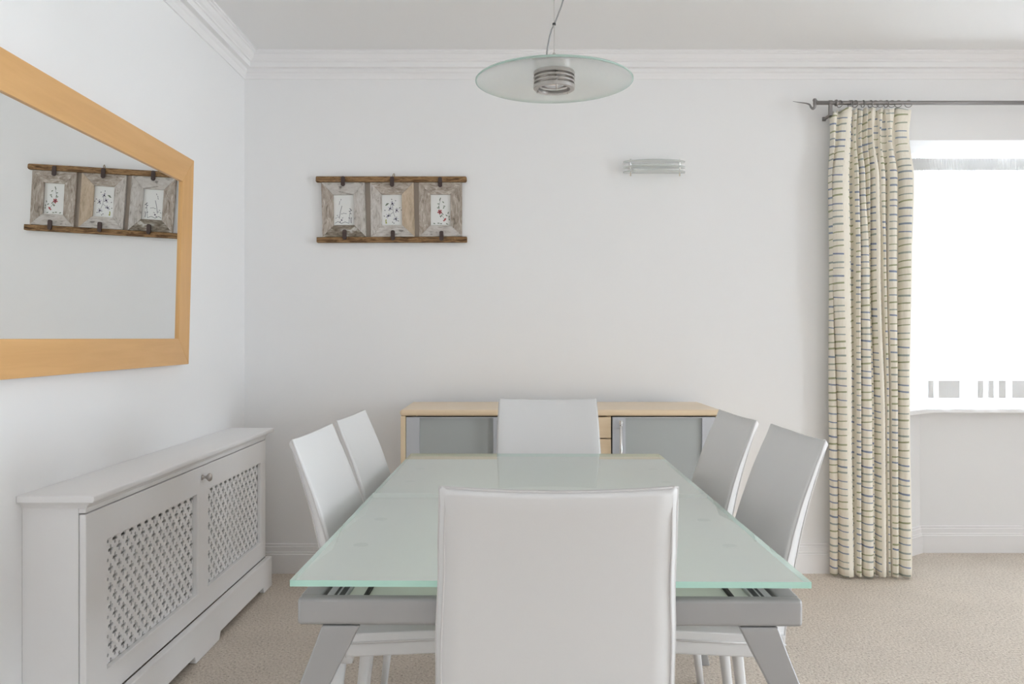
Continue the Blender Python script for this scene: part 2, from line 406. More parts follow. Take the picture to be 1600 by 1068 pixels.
# ------------------------------------------------------------------ dining table
TC = (.079, 2.298, 0)
tb = thing('dining_table', 'silver framed dining table with a frosted pale green glass top', 'table', TC, (0, 0, math.radians(-.75)))
ZT = .751
def glass_panel(y0, y1):
    bm = bmesh.new(); box(bm, -.450, .450, y0, y1, ZT-.011, ZT)
    bm.faces.ensure_lookup_table()
    for f in bm.faces:
        f.normal_update()
        if abs(f.normal.z) < .5: f.material_index = 0 if abs(f.calc_center_median().y) < .05 and abs(f.calc_center_median().x) < .1 else (1 if f.calc_center_median().y < -.8 else 3)
        elif f.calc_center_median().z > ZT-.005: f.material_index = 2
    return bm
for y0, y1 in ((-.818, .0115), (.0135, .818)):
    o = obj('glass_top', glass_panel(y0, y1), [M['tableglass'], M['tableedge'], M['tableface'], M['tableside']], tb)
for s in (-1, 1):
    ya, yb = (-.798, -.772) if s < 0 else (.772, .798)
    obj('end_beam', B(-.4425, .4425, ya, yb, .666, .714), M['silver'], tb, bevel=.007, seg=3)
    obj('side_rail', B(s*.4425, s*.405, -.7715, .7715, .672, .7125), M['silver'], tb, bevel=.003)
    x0, x1 = sorted((s*.362, s*.398))
    sl = obj('slide_rail', B(x0, x1, -.7715, .7715, .685, .709), M['alu'], tb)
    bm = bmesh.new()
    for xa, xb in ((.366, .376), (.380, .385)):
        box(bm, min(s*xa, s*xb), max(s*xa, s*xb), -.7710, .7710, .7088, .7094)
    obj('slide_channel', bm, M['darkslot'], sl)
    obj('divider_strip', B(*sorted((s*.327, s*.333)), -.7715, .7715, .690, .7075), M['dark'], tb)
    obj('edge_strip', B(*sorted((s*.334, s*.361)), -.7715, .7715, .690, .704), M['leafglass'], tb)
    for x in (.383,):
        for y in (-.517, -.266, .269, .521):
            bm = bmesh.new(); lathe(bm, [(.0155, .7095), (.0155, ZT-.0104)], (s*x, y, 0), 20)
            obj('support_pad', bm, M['rubber'], tb, smooth=False)
    for e in (-1, 1):                                       # splayed, bowed flat legs
        path = spline([Vector((x, z, 0)) for x, z in ((.366, .6655), (.387, .617), (.411, .565), (.461, .45), (.522, .30), (.575, .15), (.610, 0.))], 4)
        bm = bmesh.new(); rings = []
        for i, p in enumerate(path):
            k = 1-i/(len(path)-1); hw = .0145+.019*k
            yc = e*.785
            rings.append([(s*(p.x-hw), yc-.0125, p.y), (s*(p.x+hw), yc-.0125, p.y), (s*(p.x+hw), yc+.0125, p.y), (s*(p.x-hw), yc+.0125, p.y)])
        loft(bm, rings); obj('leg', bm, M['silver'], tb, bevel=.003)
obj('extension_leaf', B(-.326, .326, -.765, .765, .694, .702), M['leafglass'], tb, label='pale stored extension leaf under the glass')

# ------------------------------------------------------------------ dining chairs (local: sitter faces +Y, origin on the floor)
BK = [(.405, -.187), (.47, -.192), (.55, -.202), (.63, -.216), (.71, -.2335), (.79, -.2555), (.86, -.278), (.925, -.301)]
def back_y(z):                                              # centre of the rear face
    return interp_lin(BK, z)
def interp_lin(k, z):
    for (a, va), (b, vb) in zip(k[:-1], k[1:]):
        if z <= b: return va+(vb-va)*(z-a)/(b-a)
    return k[-1][1]
def back_hw(z): return interp([(.40, .2105), (.62, .2075), (.80, .199), (.93, .1935)], z)
def th(z): return interp_lin([(.40, .042), (.60, .036), (.80, .024), (.925, .013), (.94, .013)], z)
CH = .010
def back_pt(u, z, v):
    """u across -1..1, v 0 rear .. 1 front"""
    hw = back_hw(z)
    return Vector((u*hw, back_y(z)-.010*(1-u*u)+v*th(z), z-.0060*(1-u*u)*max(0, (z-.8)/.125)))
def make_chair():
    r = thing('dining_chair', 'x', 'chair')
    bm = bmesh.new(); us = [-1+2*i/12 for i in range(13)]; zs = [.405+.52*j/18 for j in range(19)]
    rings = []
    def ring(z, sh, dz=0):
        hw = back_hw(z); e = (hw-CH-sh)/hw; e1 = (hw-.005-sh)/hw
        f = max(0, (z-.80)/.125)**3*.009                       # the rear panel stops a little below the crest
        def pt(u, v):
            p = back_pt(u, z, v); p.z -= f*max(0, 1-v/.6); return p
        pts = [pt(u*e, 0) for u in us]
        pts += [pt((hw-.003-sh)/hw, .45), pt((hw-sh)/hw, .62), pt((hw-sh)/hw, .80), pt((hw-.0018-sh)/hw, .95)]
        pts += [pt(u*e1, 1) for u in us[::-1]]
        pts += [pt(-(hw-.0018-sh)/hw, .95), pt(-(hw-sh)/hw, .80), pt(-(hw-sh)/hw, .62), pt(-(hw-.003-sh)/hw, .45)]
        for p in pts: p.z += dz
        return pts
    rings = [ring(z, 0) for z in zs]+[ring(.925, .0015, .003), ring(.925, .004, .005)]
    R = loft(bm, rings, caps=False); top, bot = R[-1], R[0]
    for q in (top, bot):
        for i in range(12): bm.faces.new((q[i], q[i+1], q[29-i-1], q[29-i]))
        bm.faces.new([q[12], q[13], q[14], q[15], q[16], q[17]]); bm.faces.new([q[0], q[29], q[30], q[31], q[32], q[33]])
    back = obj('backrest', bm, M['leather'], r, smooth=True)
    for v, ins, zt_, rr in ((.02, CH, .9165, .0022), (.70, 0, .9275, .0024)):   # piped seam of the rear panel and of the outer edge
        zz = [.42+(zt_-.42)*j/16 for j in range(17)]
        k = lambda z: (back_hw(z)-ins)/back_hw(z)
        path = [back_pt(-k(z), z, v) for z in zz]+[back_pt(u*k(zt_), zt_, v) for u in us[1:-1]]+[back_pt(k(z), z, v) for z in zz[::-1]]
        bm = bmesh.new(); tube(bm, path, rr, 6); obj('piping', bm, M['piping'], back, smooth=True)
    # seat: upholstered frame with a thinner cushion, rising a little to the front
    def slab(z0, z1, ins, crown):
        bm = bmesh.new(); box(bm, -.2125+ins, .2125-ins, -.19+ins, .205-ins, z0, z1)
        bmesh.ops.subdivide_edges(bm, edges=bm.edges, cuts=6, use_grid_fill=True)
        for q in bm.verts:
            a = (q.co.x/.2125)**2; b = ((q.co.y-.0075)/.1975)**2
            if q.co.z > z1-1e-4: q.co.z += crown*(1-a)*(1-b)
            q.co.z += .055*(q.co.y+.19)
        return bm
    obj('seat_frame', slab(.418, .452, .002, 0), M['leather'], r, bevel=.010, seg=3)
    seat = obj('seat', slab(.4525, .474, 0, .006), M['leather'], r, bevel=.008, seg=3)
    pth = [Vector((sx*.2125, y, .4525+.055*(y+.19))) for sx, y in ((-1, -.19), (-1, .205), (1, .205), (1, -.19), (-1, -.19))]
    bm = bmesh.new(); tube(bm, [p for a, b in zip(pth[:-1], pth[1:]) for p in (a, a.lerp(b, .5))]+[pth[-1]], .0028, 6)
    obj('seat_piping', bm, M['piping'], seat, smooth=True)
    for sx in (-1, 1):
        for fr in (0, 1):
            top = Vector((sx*.188, .175 if fr else -.178, .424 if not fr else .444)); bot = Vector((sx*.188, .182 if fr else -.226, 0))
            bm = bmesh.new(); rings = []
            for t in (0, .3, .7, 1):
                p = top.lerp(bot, t); h = .0165-.006*t
                c = h*.45
                rings.append([(p.x+a, p.y+b, p.z) for a, b in ((-h, -h+c), (-h+c, -h), (h-c, -h), (h, -h+c), (h, h-c), (h-c, h), (-h+c, h), (-h, h-c))])
            loft(bm, rings); obj('leg', bm, M['leather'], r, smooth=True)
    return r
chair0 = make_chair()
def place(o, x, y, deg, label):
    o.location = (x, y, 0); o.rotation_euler = (0, 0, math.radians(deg)); o['label'] = label; o['group'] = 'white leather dining chairs round the glass table'
place(chair0, .079, 1.686, 0, 'white leather dining chair in the foreground, its back towards the camera')
spots = [(.150, 3.127, 180, 'white leather dining chair at the far end of the table in front of the sideboard'),
         (-.219, 2.220, -92, 'white leather dining chair nearer the camera on the radiator side of the table'),
         (-.207, 2.688, -92.5, 'white leather dining chair farther from the camera on the radiator side of the table'),
         (.449, 2.214, 91.5, 'white leather dining chair nearer the camera on the window side of the table'),
         (.424, 2.700, 92, 'white leather dining chair farther from the camera on the window side of the table')]
for x, y, a, lab in spots: place(copy_tree(chair0), x, y, a, lab)

# ------------------------------------------------------------------ sideboard
S0, S1, SF, SBK, SZ = -.479, .920, 3.72, 4.200, .859
sb = thing('sideboard', 'pale beech sideboard with grey glass doors standing against the wall behind the far chair', 'sideboard', ((S0+S1)/2, 3.96, 0))
W = sb.location
obj('top', B(S0, S1, SF, SBK, SZ-.027, SZ), M['beech_x'], sb, W, bevel=.011, seg=4)
for x0, x1 in ((S0+.003, S0+.025), (S1-.025, S1-.003)):
    obj('side_panel', B(x0, x1, SF+.006, SBK-.002, .06, SZ-.0275), M['beech_z'], sb, W, bevel=.003)
for x0, x1 in ((-.012, .006), (.423, .441)):
    obj('partition', B(x0, x1, SF+.03, SBK-.02, .085, SZ-.0275), M['beech_z'], sb, W)
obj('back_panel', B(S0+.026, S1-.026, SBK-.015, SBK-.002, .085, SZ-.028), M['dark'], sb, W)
obj('bottom_panel', B(S0+.026, S1-.026, SF+.02, SBK-.016, .062, .084), M['beech_x'], sb, W)
obj('plinth', B(S0+.03, S1-.03, SF+.05, SBK-.03, 0, .0615), M['beech_x'], sb, W)
def glass_door(x0, x1, hx):
    d = bmesh.new(); z0, z1, y0, y1, t = .09, SZ-.032, SF+.008, SF+.028, .057
    n = len
    pts_o = [(x0, z0), (x1, z0), (x1, z1), (x0, z1)]
    # frame with two stiles and a lower rail; the glass runs up under the top
    for a in ((x0, x0+t, z0, z1), (x1-t, x1, z0, z1), (x0+t, x1-t, z0, z0+t), (x0+t, x1-t, z1-.004, z1)):
        box(d, a[0], a[1], y0, y1, a[2], a[3])
    door = obj('door', d, M['dooralu'], sb, W)
    obj('pane', B(x0+t-.002, x1-t+.002, y0+.012, y0+.017, z0+t-.002, z1-.005), M['doorglass'], door, W)
    h = bmesh.new()
    tube(h, [(hx, y0-.028, .795), (hx, y0-.028, .56)], .0062, 12)
    for z in (.812, .806, .800): lathe(h, [(.0085, z-.0021), (.0085, z+.0021)], (hx, y0-.028, 0), 14)
    tube(h, [(hx, y0-.028, .815), (hx, y0-.028, .793)], .0045, 10)
    for z in (.779, .577): tube(h, [(hx-.0, y0-.028, z), (hx, y0+.001, z)], .004, 8)
    obj('handle', h, M['chrome'], door, W, smooth=True)
glass_door(-.4515, -.016, -.048)
glass_door(.445, .8925, .479)
for z0, z1 in ((.736, SZ-.032), (.52, .7315), (.31, .5155), (.09, .3055)):
    obj('drawer', B(-.008, .439, SF+.008, SF+.028, z0, z1), M['beech_x'], sb, W, bevel=.002)

# ------------------------------------------------------------------ radiator cover and radiators
rc = thing('radiator_cover', 'long white radiator cover with pierced grilles along the mirror wall', 'radiator cover', (-1.24, 3.19, 0))
W = rc.location
XF = -1.154
bm = bmesh.new()
prism(bm, [(-XL+.001, 2.303, .727), (XF+.033, 2.303, .727), (XF+.037, 2.303, .733), (XF+.037, 2.303, .743), (XF+.034, 2.303, .746), (-XL+.001, 2.303, .746)], (0, 1.757, 0))
obj('top_board', bm, M['cover'], rc, W, bevel=.0025)
bm = bmesh.new(); mp_ = [(-XL+.001, 2.333), (XF, 2.333), (XF, 4.048)]
loft(bm, [[(q[0], q[1], z) for q, z in [(offs(mp_, -p)[i], z) for p, z in ((-.004, .708), (.003, .708), (.008, .716), (.022, .7265), (-.004, .7265))]] for i in range(3)])
obj('top_moulding', bm, M['cover'], rc, W)
for y0, y1 in ((2.333, 2.351), (4.030, 4.048)):
    obj('side_panel', B(-XL+.001, XF-.0205, y0, y1, .0, .7265), M['cover'], rc, W)
obj('top_rail', B(XF-.02, XF, 2.333, 4.048, .6935, .7075), M['cover'], rc, W, bevel=.002)
ys = [2.334, 2.458, 3.165, 3.280, 3.975, 4.047]; zs = [.142, .2225, .593, .690]
bm = bmesh.new(); G = [[bm.verts.new((XF, y, z)) for z in zs] for y in ys]
for i in range(5):
    for j in range(3):
        if j == 1 and i in (1, 3): continue
        bm.faces.new((G[i][j], G[i+1][j], G[i+1][j+1], G[i][j+1]))
ex = bmesh.ops.extrude_face_region(bm, geom=list(bm.faces))
bmesh.ops.translate(bm, verts=[g for g in ex['geom'] if isinstance(g, bmesh.types.BMVert)], vec=(-.019, 0, 0))
door = obj('door', bm, M['cover'], rc, W, bevel=.003)
def grille(y0, y1, z0, z1, px):
    """sheet pierced with four-lobed holes on a diagonal lattice"""
    bm = bmesh.new(); P = .0553; h = P/2; n = 20
    r0 = .0053; off = .0100
    ring = []
    for k in range(n*2):
        a = 2*PI*k/(n*2)
        c, s = abs(math.cos(a)), abs(math.sin(a)); mx_ = max(c, s)
        # distance to the edge of a union of four circles set off along the axes
        mn = min(c, s); dsc = r0*r0-(off*mn)**2
        r = off*mx_+math.sqrt(max(dsc, 0)) if dsc > 0 else .0060
        ring.append((r*math.cos(a), r*math.sin(a)))
    ny = int((y1-y0)/h)+3; nz = int((z1-z0)/h)+3
    for i in range(-1, ny):
        for j in range(-1, nz):
            if (i+j) % 2: continue
            cy_, cz_ = y0+.012+i*h, z0+.004+j*h
            inn = [bm.verts.new((px, cy_+a, cz_+b)) for a, b in ring]
            out = []
            for a, b in ring:
                l = h/(abs(a)+abs(b)); out.append(bm.verts.new((px, cy_+a*l, cz_+b*l)))
            for k in range(len(ring)):
                q = (k+1) % len(ring); bm.faces.new((inn[k], inn[q], out[q], out[k]))
    bmesh.ops.remove_doubles(bm, verts=bm.verts, dist=1e-5)
    for co, no in (((0, y0, 0), (0, -1, 0)), ((0, y1, 0), (0, 1, 0)), ((0, 0, z0), (0, 0, -1)), ((0, 0, z1), (0, 0, 1))):
        bmesh.ops.bisect_plane(bm, geom=list(bm.verts)+list(bm.edges)+list(bm.faces), plane_co=co, plane_no=no, clear_outer=True)
    ex = bmesh.ops.extrude_face_region(bm, geom=list(bm.faces))
    bmesh.ops.translate(bm, verts=[g for g in ex['geom'] if isinstance(g, bmesh.types.BMVert)], vec=(-.004, 0, 0))
    return bm
for y0, y1 in ((2.450, 3.173), (3.272, 3.983)):
    obj('grille', grille(y0, y1, .2145, .601, XF-.0185), M['cover'], door, W)
bm = bmesh.new()
lathe(bm, [(.0095, 0), (.0095, .003), (.0055, .006), (.005, .014), (.009, .018), (.0145, .024), (.0155, .029), (.012, .034), (.004, .036)], (XF, 3.215, .649), 20, 'x')
obj('knob', bm, M['steel'], door, W, smooth=True, label='brushed metal knob')
# plinth with three feet
def plinth_outline():
    feet = [(2.306, 2.45), (3.08, 3.33), (3.937, 4.060)]; p = [(2.306, .1415), (2.306, 0)]
    for i, (a, b) in enumerate(feet):
        if i: p += [(a-.012, .028), (a-.003, .012), (a, 0)]
        if i < 2: p += [(b, 0), (b+.003, .012), (b+.012, .028)]
    p += [(4.060, 0), (4.060, .1415)]
    return p
bm = bmesh.new(); prism(bm, [(XF+.0275, y, z) for y, z in plinth_outline()], (-.027, 0, 0))
obj('plinth', bm, M['cover'], rc, W, bevel=.005)
for y0, y1 in ((2.306, 2.3325), (4.0485, 4.060)):
    obj('plinth_return', B(-XL+.001, XF-.0005, y0, y1, 0, .1405), M['cover'], rc, W)
def radiator(y0, y1, lab):
    r = thing('radiator', lab, 'radiator', (-1.26, (y0+y1)/2, 0)); W = r.location
    bm = bmesh.new(); n = int((y1-y0)/.033); pr = []
    for i in range(n):
        a = y0+(y1-y0)*i/n; b = (y1-y0)/n
        pr += [(0, a), (0, a+.3*b), (.007, a+.45*b), (.007, a+.85*b)]
    pr.append((0, y1))
    pts = [(-1.225+p, y, .13) for p, y in pr]+[(-1.290, y1, .13), (-1.290, y0, .13)]
    prism(bm, pts, (0, 0, .42)); obj('panel', bm, M['radiator'], r, W)
    for y in (y0+.06, y1-.06):
        obj('bracket', B(-XL, -1.29, y-.015, y+.015, .15, .53), M['radiator'], r, W)
    bm = bmesh.new(); tube(bm, [(-1.26, y1-.03, .14), (-1.26, y1-.03, 0)], .008, 8); obj('pipe', bm, M['chrome'], r, W)
radiator(2.47, 3.24, 'white ribbed radiator behind the cover grille nearer the camera')
radiator(3.36, 3.86, 'white ribbed radiator behind the cover grille nearer the back wall')

# ------------------------------------------------------------------ wall mirror (leans forward a little)
mr = thing('wall_mirror', 'large rectangular mirror in a broad honey wood frame above the radiator cover', 'mirror', (-XL+.041, 3.30, 1.50), (0, math.radians(1.5), math.radians(1.0)))
Y0, Y1, Z0, Z1, FW = -1.36, .146, -.434, .383, .102
def mitre(a, b, c, d):
    """outer a,b inner c,d as (y,z); raised face with eased inner edge"""
    bm = bmesh.new()
    v = []
    for (y, z), x in ((a, .010), (b, .010), (c, .004), (d, .004)): v.append(bm.verts.new((x, y, z)))
    for (y, z) in (a, b, c, d): v.append(bm.verts.new((-.022, y, z)))
    for q in ((0, 1, 2, 3), (7, 6, 5, 4), (0, 4, 5, 1), (1, 5, 6, 2), (2, 6, 7, 3), (3, 7, 4, 0)): bm.faces.new([v[i] for i in q])
    return bm
o_ = [(Y0, Z0), (Y1, Z0), (Y1, Z1), (Y0, Z1)]; i_ = [(Y0+FW, Z0+FW), (Y1-FW, Z0+FW), (Y1-FW, Z1-FW), (Y0+FW, Z1-FW)]
for k in range(4):
    q = (k+1) % 4
    obj('frame_side', mitre(o_[k], o_[q], i_[q], i_[k]), M['mirror_y'] if k % 2 == 0 else M['mirror_z'], mr, bevel=.0015)
obj('mirror_glass', B(-.012, -.004, Y0+FW-.004, Y1-FW+.004, Z0+FW-.004, Z1-FW+.004), M['mirror'], mr)

# ------------------------------------------------------------------ triple picture frame
DP = D-.018
pf = thing('picture_frame', 'rustic triple picture frame of weathered timber holding three flower prints', 'picture', at(613, 328, D))
W = pf.location
def q2(x, y, d=DP): p = at(x, y, D); return (p.x, d, p.z)
def pxprism(pts, d0, d1): bm = bmesh.new(); prism(bm, [q2(x, y, d0) for x, y in pts], (0, d1-d0, 0)); return bm
obj('rail', pxprism([(495.4, 277.6), (496.5, 277), (728, 277), (729.4, 278.5), (729.6, 283.5), (728, 285.6), (496, 285.8), (495.2, 284)], D-.030, D-.006), M['oldrail'], pf, W, bevel=.002)
obj('rail', pxprism([(496.8, 371.4), (729.6, 370.4), (730.2, 371), (730.2, 378.3), (729.5, 379.2), (497.5, 379.6), (496.6, 378.8)], D-.030, D-.006), M['oldrail'], pf, W, bevel=.002)
for a, b, c, d in ((571.3, 579.3, 573.4, 580.4), (647.3, 654.6, 648.8, 655.6)):
    obj('spacer', pxprism([(a, 285), (b, 285), (d, 371), (c, 371)], D-.011, D-.004), M['spacer'], pf, W)
FR = [  # outer TL TR BR BL, inner TL TR BR BL, materials of top, right, bottom, left
    ([(503.4, 286.2), (571.0, 286.2), (573.2, 370.6), (505.6, 370.9)], [(522.0, 305.3), (553, 305), (554.6, 352.2), (522.8, 352.4)], ('old_pale', 'old_palev', 'old_dark', 'old_v')),
    ([(579.4, 286.2), (647.0, 286.0), (648.6, 370.2), (580.8, 370.6)], [(597.5, 305), (628.4, 304.6), (629, 352), (597.8, 352.4)], ('old_h', 'old_tan', 'old_pale', 'old_palev')),
    ([(655.0, 286.0), (722.3, 286.2), (722.3, 369.8), (655.8, 370.4)], [(673.4, 304.6), (704.2, 304.4), (704.2, 352), (673.4, 352.4)], ('old_h', 'old_v', 'old_pale', 'old_v'))]
rnd = random.Random(3)
def blob(bm, cx, cy, rx, ry, rot, mi, d, n=7, jag=.0):
    vs = []
    for k in range(n):
        a = 2*PI*k/n; s = 1-jag*(k % 2); x, y = rx*s*math.cos(a), ry*s*math.sin(a)
        vs.append(bm.verts.new(q2(cx+x*math.cos(rot)-y*math.sin(rot), cy+x*math.sin(rot)+y*math.cos(rot), d)))
    bm.faces.new(vs).material_index = mi
def stroke(bm, pts, wd, mi, d):
    for (x0, y0), (x1, y1) in zip(pts[:-1], pts[1:]):
        L = math.hypot(x1-x0, y1-y0) or 1; nx, ny = -(y1-y0)/L*wd, (x1-x0)/L*wd
        bm.faces.new([bm.verts.new(q2(*p, d)) for p in ((x0+nx, y0+ny), (x1+nx, y1+ny), (x1-nx, y1-ny), (x0-nx, y0-ny))]).material_index = mi
for fi, (O, I, ms) in enumerate(FR):
    fr = bpy.data.objects.new('frame', None); COL.objects.link(fr); fr.parent = pf
    for k in range(4):
        j = (k+1) % 4; bm = bmesh.new(); g = .12
        v = [bm.verts.new(q2(*O[k], D-.026)), bm.verts.new(q2(*O[j], D-.026)), bm.verts.new(q2(*I[j], D-.021)), bm.verts.new(q2(*I[k], D-.021))]
        v += [bm.verts.new((p.co.x, D-.006, p.co.z)) for p in v]
        for q in ((0, 1, 2, 3), (7, 6, 5, 4), (0, 4, 5, 1), (1, 5, 6, 2), (2, 6, 7, 3), (3, 7, 4, 0)): bm.faces.new([v[t] for t in q])
        obj('frame_board', bm, M[ms[k]], fr, W, bevel=.0012)
    bm = bmesh.new(); x0, x1, y0, y1 = I[0][0]-1, I[1][0]+1.5, I[0][1]-1, I[2][1]+1
    prism(bm, [q2(x, y, D-.0115) for x, y in ((x0, y0), (x1, y0), (x1, y1), (x0, y1))], (0, .004, 0)); dd = D-.0118; e = D-.0119; e2 = D-.0120
    cx_ = (I[0][0]+I[1][0])/2
    if fi == 0:
        stroke(bm, [(531, 342), (532.5, 332), (535, 322)], .45, 1, dd)
        for x, y in ((533.5, 312.5), (531.5, 316), (531, 319)): blob(bm, x, y, .5, 1.6, .3, 1, dd)
        for x, y in ((528, 337), (529.5, 339.5), (535, 334.5), (538, 333.6), (541, 334), (526, 341), (536, 341)): blob(bm, x, y, 1.6, .5, rnd.uniform(-.6, .6), 1, dd)
        blob(bm, 534.5, 344.2, 1.4, 1.1, 0, 2, dd); blob(bm, 532.5, 347, .9, .8, 0, 2, dd)
        stroke(bm, [(524.5, 349), (529, 346.5), (534, 349.5), (540, 347), (546, 349.3)], .4, 1, dd)
        for x, y in ((548, 327), (549.5, 329), (547, 330.5), (548.5, 334), (546.5, 341)): blob(bm, x, y, 1.7, .8, .5, 1, dd)
        stroke(bm, [(549.5, 349), (549, 344), (549.8, 340)], .55, 1, dd); stroke(bm, [(546, 349), (547, 336), (548.5, 328)], .3, 1, dd)
    elif fi == 1:
        for cx2, cy2 in ((613.5, 318.5), (610, 326.3), (620.2, 329), (607.2, 337.7), (619, 342.5)):
            for k in range(6): a = k*PI/3+rnd.random(); blob(bm, cx2+2.6*math.cos(a), cy2+2.6*math.sin(a), 1.7, .6, a, 3 if k % 2 else 1, dd)
            blob(bm, cx2, cy2, 1.5, 1.3, 0, 2, e)
        for x, y in ((618.5, 314), (602, 329), (601, 338), (625, 325), (627.5, 328.5), (616, 349), (623, 345.5), (612.5, 312), (614, 347.5)): blob(bm, x, y, 1.1, .6, rnd.random()*3, 2, e)
        for x, y, r in ((604.5, 320.5, -.5), (606, 318.8, -.2)): blob(bm, x, y, 2.4, 1, r, 4, e)
        blob(bm, 603.6, 345, .9, 2.4, .1, 5, e); blob(bm, 604, 348.3, 1.2, 1.6, 0, 5, e)
        stroke(bm, [(613.5, 318.5), (615, 332), (619, 342.5)], .3, 1, dd); stroke(bm, [(615, 332), (607, 337.7)], .3, 1, dd)
    else:
        for k in range(5): a = k*2*PI/5+.4; blob(bm, 687.5+2*math.cos(a), 331.5+2*math.sin(a), 2.2, 1.3, a, 6, dd)
        blob(bm, 687.2, 331.5, 1, 1, 0, 2, e); blob(bm, 695.6, 343.2, 1.5, 2.6, .6, 6, dd); blob(bm, 693.6, 345.2, 1.4, .9, .6, 6, e)
        for x, y, r in ((687.6, 312.5, 1.9), (688.3, 310.8, 1.9), (692.8, 316.3, .7), (685.4, 319, .2), (684.7, 325.2, .4), (686, 323.6, 1.2), (694.5, 322.5, .1), (693.5, 325, 2.2), (688.5, 338.5, 1.2), (690, 337.6, 2.2), (692, 334.8, .8), (698, 337, .6), (700.5, 333, 1.9), (702, 339, 1.6), (702.2, 343, 1.5), (679, 349.5, .3), (685.5, 349, .1), (689.5, 349.7, 0), (698.5, 350, .5)):
            blob(bm, x, y, 1.9, .8, r, 4, e)
        stroke(bm, [(688, 314), (686, 323), (689, 334), (695, 343)], .25, 1, D-.01165)
    obj('print', bm, [M['paper'], M['ink'], M['inkblack'], M['petal'], M['inkgreen'], M['inklime'], M['inkred']], fr, W, recalc=False)
for x, y0, y1 in ((537.8, 277.2, 292.4), (614, 277.6, 293.2), (688.4, 278.6, 294), (540.4, 359.8, 375.4), (615.2, 360.8, 376.2), (690.6, 361.8, 377.2)):
    w2 = 3.1
    obj('clip', pxprism([(x-w2, y0+1.5), (x-w2+1.5, y0), (x+w2-1.5, y0), (x+w2, y0+1.5), (x+w2, y1-1.8), (x+w2-1.8, y1), (x-w2+1.8, y1), (x-w2, y1-1.8)], D-.036, D-.0305), M['iron'], pf, W)
bm = bmesh.new(); tube(bm, [q2(614, 278, D-.012), q2(614.6, 274, D-.012), q2(616, 271.2, D-.010), q2(617, 273.5, D-.012), q2(616.5, 278, D-.012)], .0022, 6)
obj('string_loop', bm, M['string'], pf, W)

# ------------------------------------------------------------------ pendant lamp
PD = 2.30; PXc, PZ = .118, 1.855
pl = thing('pendant_lamp', 'pendant lamp with a frosted glass disc hanging over the dining table', 'lamp', (PXc, PD, PZ))
RD = .211; DM = .030
bm = bmesh.new(); dome = lambda r: PZ+DM*(1-(r/RD)**2)
rr_ = [.006+(RD-.009)*k/14 for k in range(15)]
lathe(bm, [(r, dome(r)) for r in rr_]+[(RD, PZ+.002), (RD, PZ+.0045)]+[(r, dome(r)+.006) for r in rr_[::-1]], (PXc, PD, 0), 96, closed=True)
for f in bm.faces:
    if (f.calc_center_median()-Vector((PXc, PD, PZ))).xy.length > RD-.0025: f.material_index = 1
obj('glass_disc', bm, [M['lampglass'], M['lampedge']], pl, pl.location, smooth=False)
PR0 = PZ; PZ = PZ+.0275
R0 = .0555
def band(z0, z1, ro, ri): bm = bmesh.new(); lathe(bm, [(ro, z0), (ro, z1), (ri, z1), (ri, z0)], (PXc, PD, 0), 48, closed=True); return bm
bm = bmesh.new(); lathe(bm, [(R0, PZ-.010), (R0, PZ-.0005), (.006, PZ-.0005), (.006, PZ-.004), (R0-.003, PZ-.004), (R0-.003, PZ-.010)], (PXc, PD, 0), 48, closed=True)
obj('flange', bm, M['steel'], pl, pl.location, bevel=.0008)
for z0, z1, ri in ((-.0205, -.0155, .044), (-.0310, -.0260, .044), (-.0460, -.0365, .0425)):
    obj('ring', band(PZ+z0, PZ+z1, R0, ri), M['steel'], pl, pl.location, bevel=.0008)
for a in (35, 155, 275):
    x, y = PXc+.048*math.cos(math.radians(a)), PD+.048*math.sin(math.radians(a))
    bm = bmesh.new(); tube(bm, [(x, y, PZ-.004), (x, y, PZ-(.061 if a == 275 else .050))], .0022 if a != 275 else .0026, 8)
    obj('rod', bm, M['steel'], pl, pl.location, smooth=True)
bm = bmesh.new(); lathe(bm, [(.004, PZ-.010), (.010, PZ-.012), (.022, PZ-.027), (.0255, PZ-.033), (.0255, PZ-.035), (.004, PZ-.036)], (PXc, PD, 0), 32)
obj('bulb', bm, M['chrome'], pl, pl.location, smooth=True, label='small reflector bulb')
bm = bmesh.new()
for a in (0, 60, 120): 
    c, s = math.cos(math.radians(a)), math.sin(math.radians(a))
    tube(bm, [(PXc-.046*c, PD-.046*s, PZ-.0185), (PXc+.046*c, PD+.046*s, PZ-.0185)], .0018, 6)
obj('spider', bm, M['steel'], pl, pl.location)
bm = bmesh.new(); lathe(bm, [(.013, PZ+.0070), (.013, PZ+.030), (.011, PZ+.036), (.006, PZ+.046), (.003, PZ+.052), (.001, PZ+.053)], (PXc, PD, 0), 24)
obj('cap', bm, M['steel'], pl, pl.location, smooth=True)
bm = bmesh.new(); tube(bm, [(PXc, PD, PZ+.05), (PXc, PD, ZC-.02)], .0009, 6); obj('suspension_wire', bm, M['steel'], pl, pl.location)
bm = bmesh.new(); tube(bm, spline([(PXc-.008, PD, (1.862)+.050), (PXc-.019, PD, (1.862)+.066), (PXc-.015, PD, (1.862)+.10), (PXc-.008, PD, (1.862)+.130), (PXc+.001, PD, (1.862)+.150), (PXc+.013, PD, (1.862)+.180), (PXc+.0245, PD, (1.862)+.214), (PXc+.05, PD, (1.862)+.32), (PXc+.065, PD, (1.862)+.48), (PXc+.05, PD, (1.862)+.62), (PXc+.02, PD, ZC-.02)], 6), .0022, 8)
obj('flex', bm, M['cord'], pl, pl.location, smooth=True)
bm = bmesh.new(); lathe(bm, [(.0045, (1.862)+.147), (.0045, (1.862)+.152)], (PXc, PD, 0), 12); obj('cord_clip', bm, M['black'], pl, pl.location)
